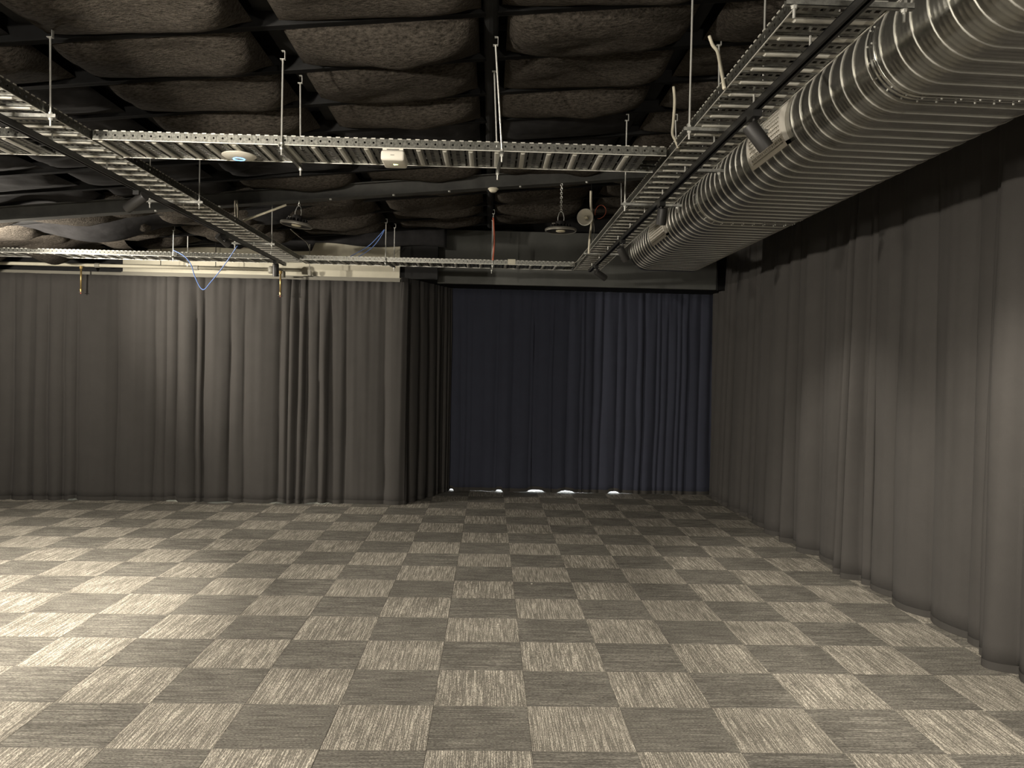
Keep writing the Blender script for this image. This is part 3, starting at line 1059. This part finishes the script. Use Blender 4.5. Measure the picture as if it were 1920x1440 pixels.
# horn speaker
hp = px(1097, 407, 8.12)
horn = empty('horn_speaker', hp)
tag(horn, 'pale grey horn loudspeaker behind the cream conduit by the right tray', 'speaker')
d = Vector((-.42, -1, -.05)).normalized()
mt = d.to_track_quat('Z', 'Y').to_matrix().to_4x4()
shade(MB().lathe([(.082, 0), (.086, -.001), (.0865, -.006), (.070, -.035), (.045, -.075), (.030, -.105), (.028, -.105), (.042, -.073), (.066, -.032), (.081, -.001)], 40, mt, False, False).build('horn_bell', M['white'], horn), 60)
shade(MB().lathe([(.030, -.10), (.045, -.105), (.050, -.12), (.050, -.18), (.035, -.19)], 28, mt).build('driver', M['grey'], horn))
shade(MB().lathe([(.010, -.11), (.016, -.05), (.019, -.03), (.014, -.018), (.0, -.015)], 20, mt, False, False).build('phase_plug', M['lens'], horn))
br = MB()
bp_ = [mt @ Vector((0.055 * cos(q), .055 * sin(q), -.13)) for q in [pi * i / 12 for i in range(13)]]
br.tube(bp_, .005, 6)
br.tube([bp_[6], bp_[6] + Vector((.03, .03, .05)), bp_[6] + Vector((.03, .03, .33))], .006, 6)
br.build('bracket', M['steel_black'], horn)
wc = px(1126, 397, 8.35) - hp
MB().tube([wc + Vector((.058 * cos(q) , .02 * sin(2 * q), .070 * sin(q) + .015 * cos(q))) for q in [radians(200 - 20 * k) for k in range(17)]], .0035, 6).build('wire', M['red'], horn)


def cable(name, pts, r, m, label, cat='cable', group=None, smooth=True):
    # Catmull-Rom through the points
    P = [Vector(p) for p in pts]
    Q = []
    for i in range(len(P) - 1):
        p0 = P[max(i - 1, 0)]; p1 = P[i]; p2 = P[i + 1]; p3 = P[min(i + 2, len(P) - 1)]
        for k in range(6):
            t = k / 6
            Q.append(.5 * ((2 * p1) + (p2 - p0) * t + (2 * p0 - 5 * p1 + 4 * p2 - p3) * t * t + (3 * p1 - p0 - 3 * p2 + p3) * t ** 3))
    Q.append(P[-1])
    o = MB().tube(Q, r, 8).build(name, m, None, True)
    return tag(o, label, cat, group)


c_ = cable('conduit', [px(1108, 358, 8.2), px(1108, 385, 8.2), px(1110, 410, 8.2), px(1106, 445, 8.2), px(1104, 476, 8.2)], .012, M['pale'], 'cream plastic conduit standing up from the right tray in front of the horn', 'conduit')
cable('cable', [px(1112, 410, 8.25), px(1114, 430, 8.25), px(1112, 448, 8.25), px(1105, 470, 8.25), px(1098, 480, 8.6), px(1070, 497, 9.3)], .0035, M['grey'], 'thin grey wire drooping from the horn speaker to the far tray')
cable('cable', [px(1330, 68, 3.9), px(1336, 84, 3.88), px(1345, 96, 3.8), px(1350, 118, 3.65), px(1355, 145, 3.5), px(1358, 166, 3.44)], .0085, M['pale'], 'pale cut cable end curving up above the right tray, nearer of the two')
cable('cable', [px(1263, 163, 4.6), px(1265, 190, 4.58), px(1263, 225, 4.55), px(1261, 250, 4.5), px(1266, 262, 4.42), px(1272, 276, 4.36)], .0085, M['pale'], 'pale cut cable end curving up above the tray junction, farther of the two')
cable('cable', [px(325, 469, 9.36), px(345, 480, 9.30), px(358, 496, 9.2), px(366, 520, 9.0), px(380, 543, 8.8), px(396, 528, 8.6), px(420, 498, 8.4), px(445, 461, 8.24)], .005, M['blue'], 'blue cable hanging in a loop between far tray and left tray')
cable('cable', [px(650, 484, 9.55), px(668, 475, 9.5), px(690, 462, 9.45), px(707, 446, 9.4), px(721, 430, 9.38)], .0045, M['blue'], 'blue cable rising from the far tray to its hanger, upper of a pair', group='pair of blue cables')
cable('cable', [px(667, 484, 9.55), px(683, 475, 9.5), px(700, 462, 9.45), px(712, 447, 9.4), px(721, 431, 9.38)], .0045, M['blue'], 'blue cable rising from the far tray to its hanger, lower of a pair', group='pair of blue cables')
cable('cable', [px(925, 408, 9.36), px(926, 425, 9.35), px(927, 450, 9.34), px(926, 468, 9.35), px(924, 488, 9.37)], .010, M['red'], 'red cable bundle strapped along the middle rod of the far tray')
cable('conduit', [px(456, 414, 7.4), px(500, 398, 7.4), px(537, 384, 7.4)], .011, M['pale'], 'straight pale conduit stub slanting up beside the left tray', 'conduit')
cable('cable', [px(441, 376, 7.6), px(441, 388, 7.5), px(442, 405, 7.4), px(446, 410, 7.4), px(446, 392, 7.5), px(444, 376, 7.6)], .007, M['pale'], 'pale cable loop hanging from the beam behind the left tray')
cable('cable', [px(545, 430, 8.2), px(560, 443, 8.6), px(575, 455, 9.0), px(580, 466, 9.5)], .004, M['grey'], 'thin dark wire sagging below the tilted high bay lamp')

# smoke detector on the beam
sd = empty('smoke_detector', (0.0, 7.66, bz(0)))
tag(sd, 'round off-white smoke detector under the beam', 'smoke detector')
shade(MB().lathe([(.050, 0), (.050, -.012), (.044, -.016)], 28).build('base', M['pale'], sd))
shade(MB().lathe([(.040, -.016), (.038, -.024), (.026, -.036), (.014, -.038)], 28).build('sensor', M['pale'], sd))

# drop-rod with small box before the cream wall
dp = px(580, 458, 10.3)
db = empty('pull_switch', px(580, 512, 10.3))
tag(db, 'small grey box hanging on a thin rod before the cream wall', 'switch')
MB().tube([(0, 0, .04), (0, 0, dp.z - db.location.z)], .006, 6).build('rod', M['grey'], db)
b = MB().box(-.018, .018, -.012, .012, -.035, .04).build('housing', M['grey'], db)

# ================================================================== PIPES AND SPRINKLERS
pp = empty('sprinkler_pipe', (-6, 10.32, H + 1.229))
tag(pp, 'grey sprinkler pipe running above the left drapes', 'pipe')
MB().tube([(-3.3, 0, 0), (3.12, 0, 0)], .022, 12).build('pipe_run', M['cream'], pp, True)
for x in (-2.2, -.6, .95, 2.2):
    MB().lathe([(.030, -.03), (.030, .03)], 14, Matrix.Translation((x, 0, 0)) @ Matrix.Rotation(pi / 2, 4, 'Y')).build('coupling', M['grey'], pp)
for x in (-.9, 1.75, 2.45):
    MB().tube([(x, 0, .02), (x, 0, .35)], .005, 6).build('pipe_hanger', M['steel_black'], pp)
vv = MB()
vv.lathe([(.040, -.05), (.045, -.02), (.045, .02), (.030, .04)], 16, Matrix.Translation((3.17, -.02, 0)))
vv.tube([(3.17, -.02, 0), (3.30, .03, -.02)], .026, 10)
vv.lathe([(.035, -.05), (.035, .02), (.02, .03)], 14, Matrix.Translation((3.30, .03, -.04)))
vv.build('valve_body', M['grey'], pp, True)


def sprinkler(X, Y, zt, zb, label):
    root = empty('sprinkler_dropper', (X, Y, zb))
    tag(root, label, 'sprinkler', 'brass sprinkler droppers')
    MB().tube([(0, 0, .045), (0, 0, zt - zb)], .011, 10).build('drop_pipe', M['brass'], root, True)
    MB().lathe([(.016, zt - zb - .04), (.020, zt - zb - .03), (.020, zt - zb)], 10).build('fitting', M['brass'], root)
    MB().lathe([(.008, .01), (.012, .02), (.015, .045), (.012, .055)], 12).build('nozzle', M['brass'], root)
    rf = MB().lathe([(.006, .014), (.036, .004), (.038, .002), (.006, .006)], 16)
    rf.build('deflector', M['zinc'], root)
    MB().lathe([(.006, -.014), (.007, .004)], 8).build('bulb', M['red'], root)
    return root


a = px(152, 505, 10.27); b = px(152, 549, 10.27)
sprinkler(a.x, 10.27, H + 1.21, b.z, 'brass sprinkler dropper hanging before the left drapes, left one')
a = px(526, 520, 10.27); b = px(526, 555, 10.27)
sprinkler(a.x, 10.27, H + 1.21, b.z, 'brass sprinkler dropper with a wide deflector before the left drapes, right one')

# thin black conduit at the alcove's right edge
a = px(1345, 495, 10.9); b = px(1345, 545, 10.9)
tag(MB().tube([a, b], .012, 8).build('conduit', M['steel_black']), 'short black conduit at the right end of the charcoal bulkhead', 'conduit')

# crumbs of lint on the carpet
for (x, y, lb) in ((997, 1095, 'tiny white paper scrap on the dark carpet tile mid-floor'), (934, 1171, 'tiny white paper scrap on the pale carpet tile nearer the camera')):
    d = f_ + r2 * ((x - 960) / FPX) - u2 * ((y - 720) / FPX)
    t = -H / d.z
    p = Vector((0, 0, H)) + d * t
    MBo = MB().box(-.006, .006, -.004, .005, 0, .002, Matrix.Rotation(.6, 4, 'Z'))
    tag(MBo.build('paper_scrap', M['white'], None, loc=(p.x, p.y, .0006)), lb, 'scrap', 'paper scraps on the floor')
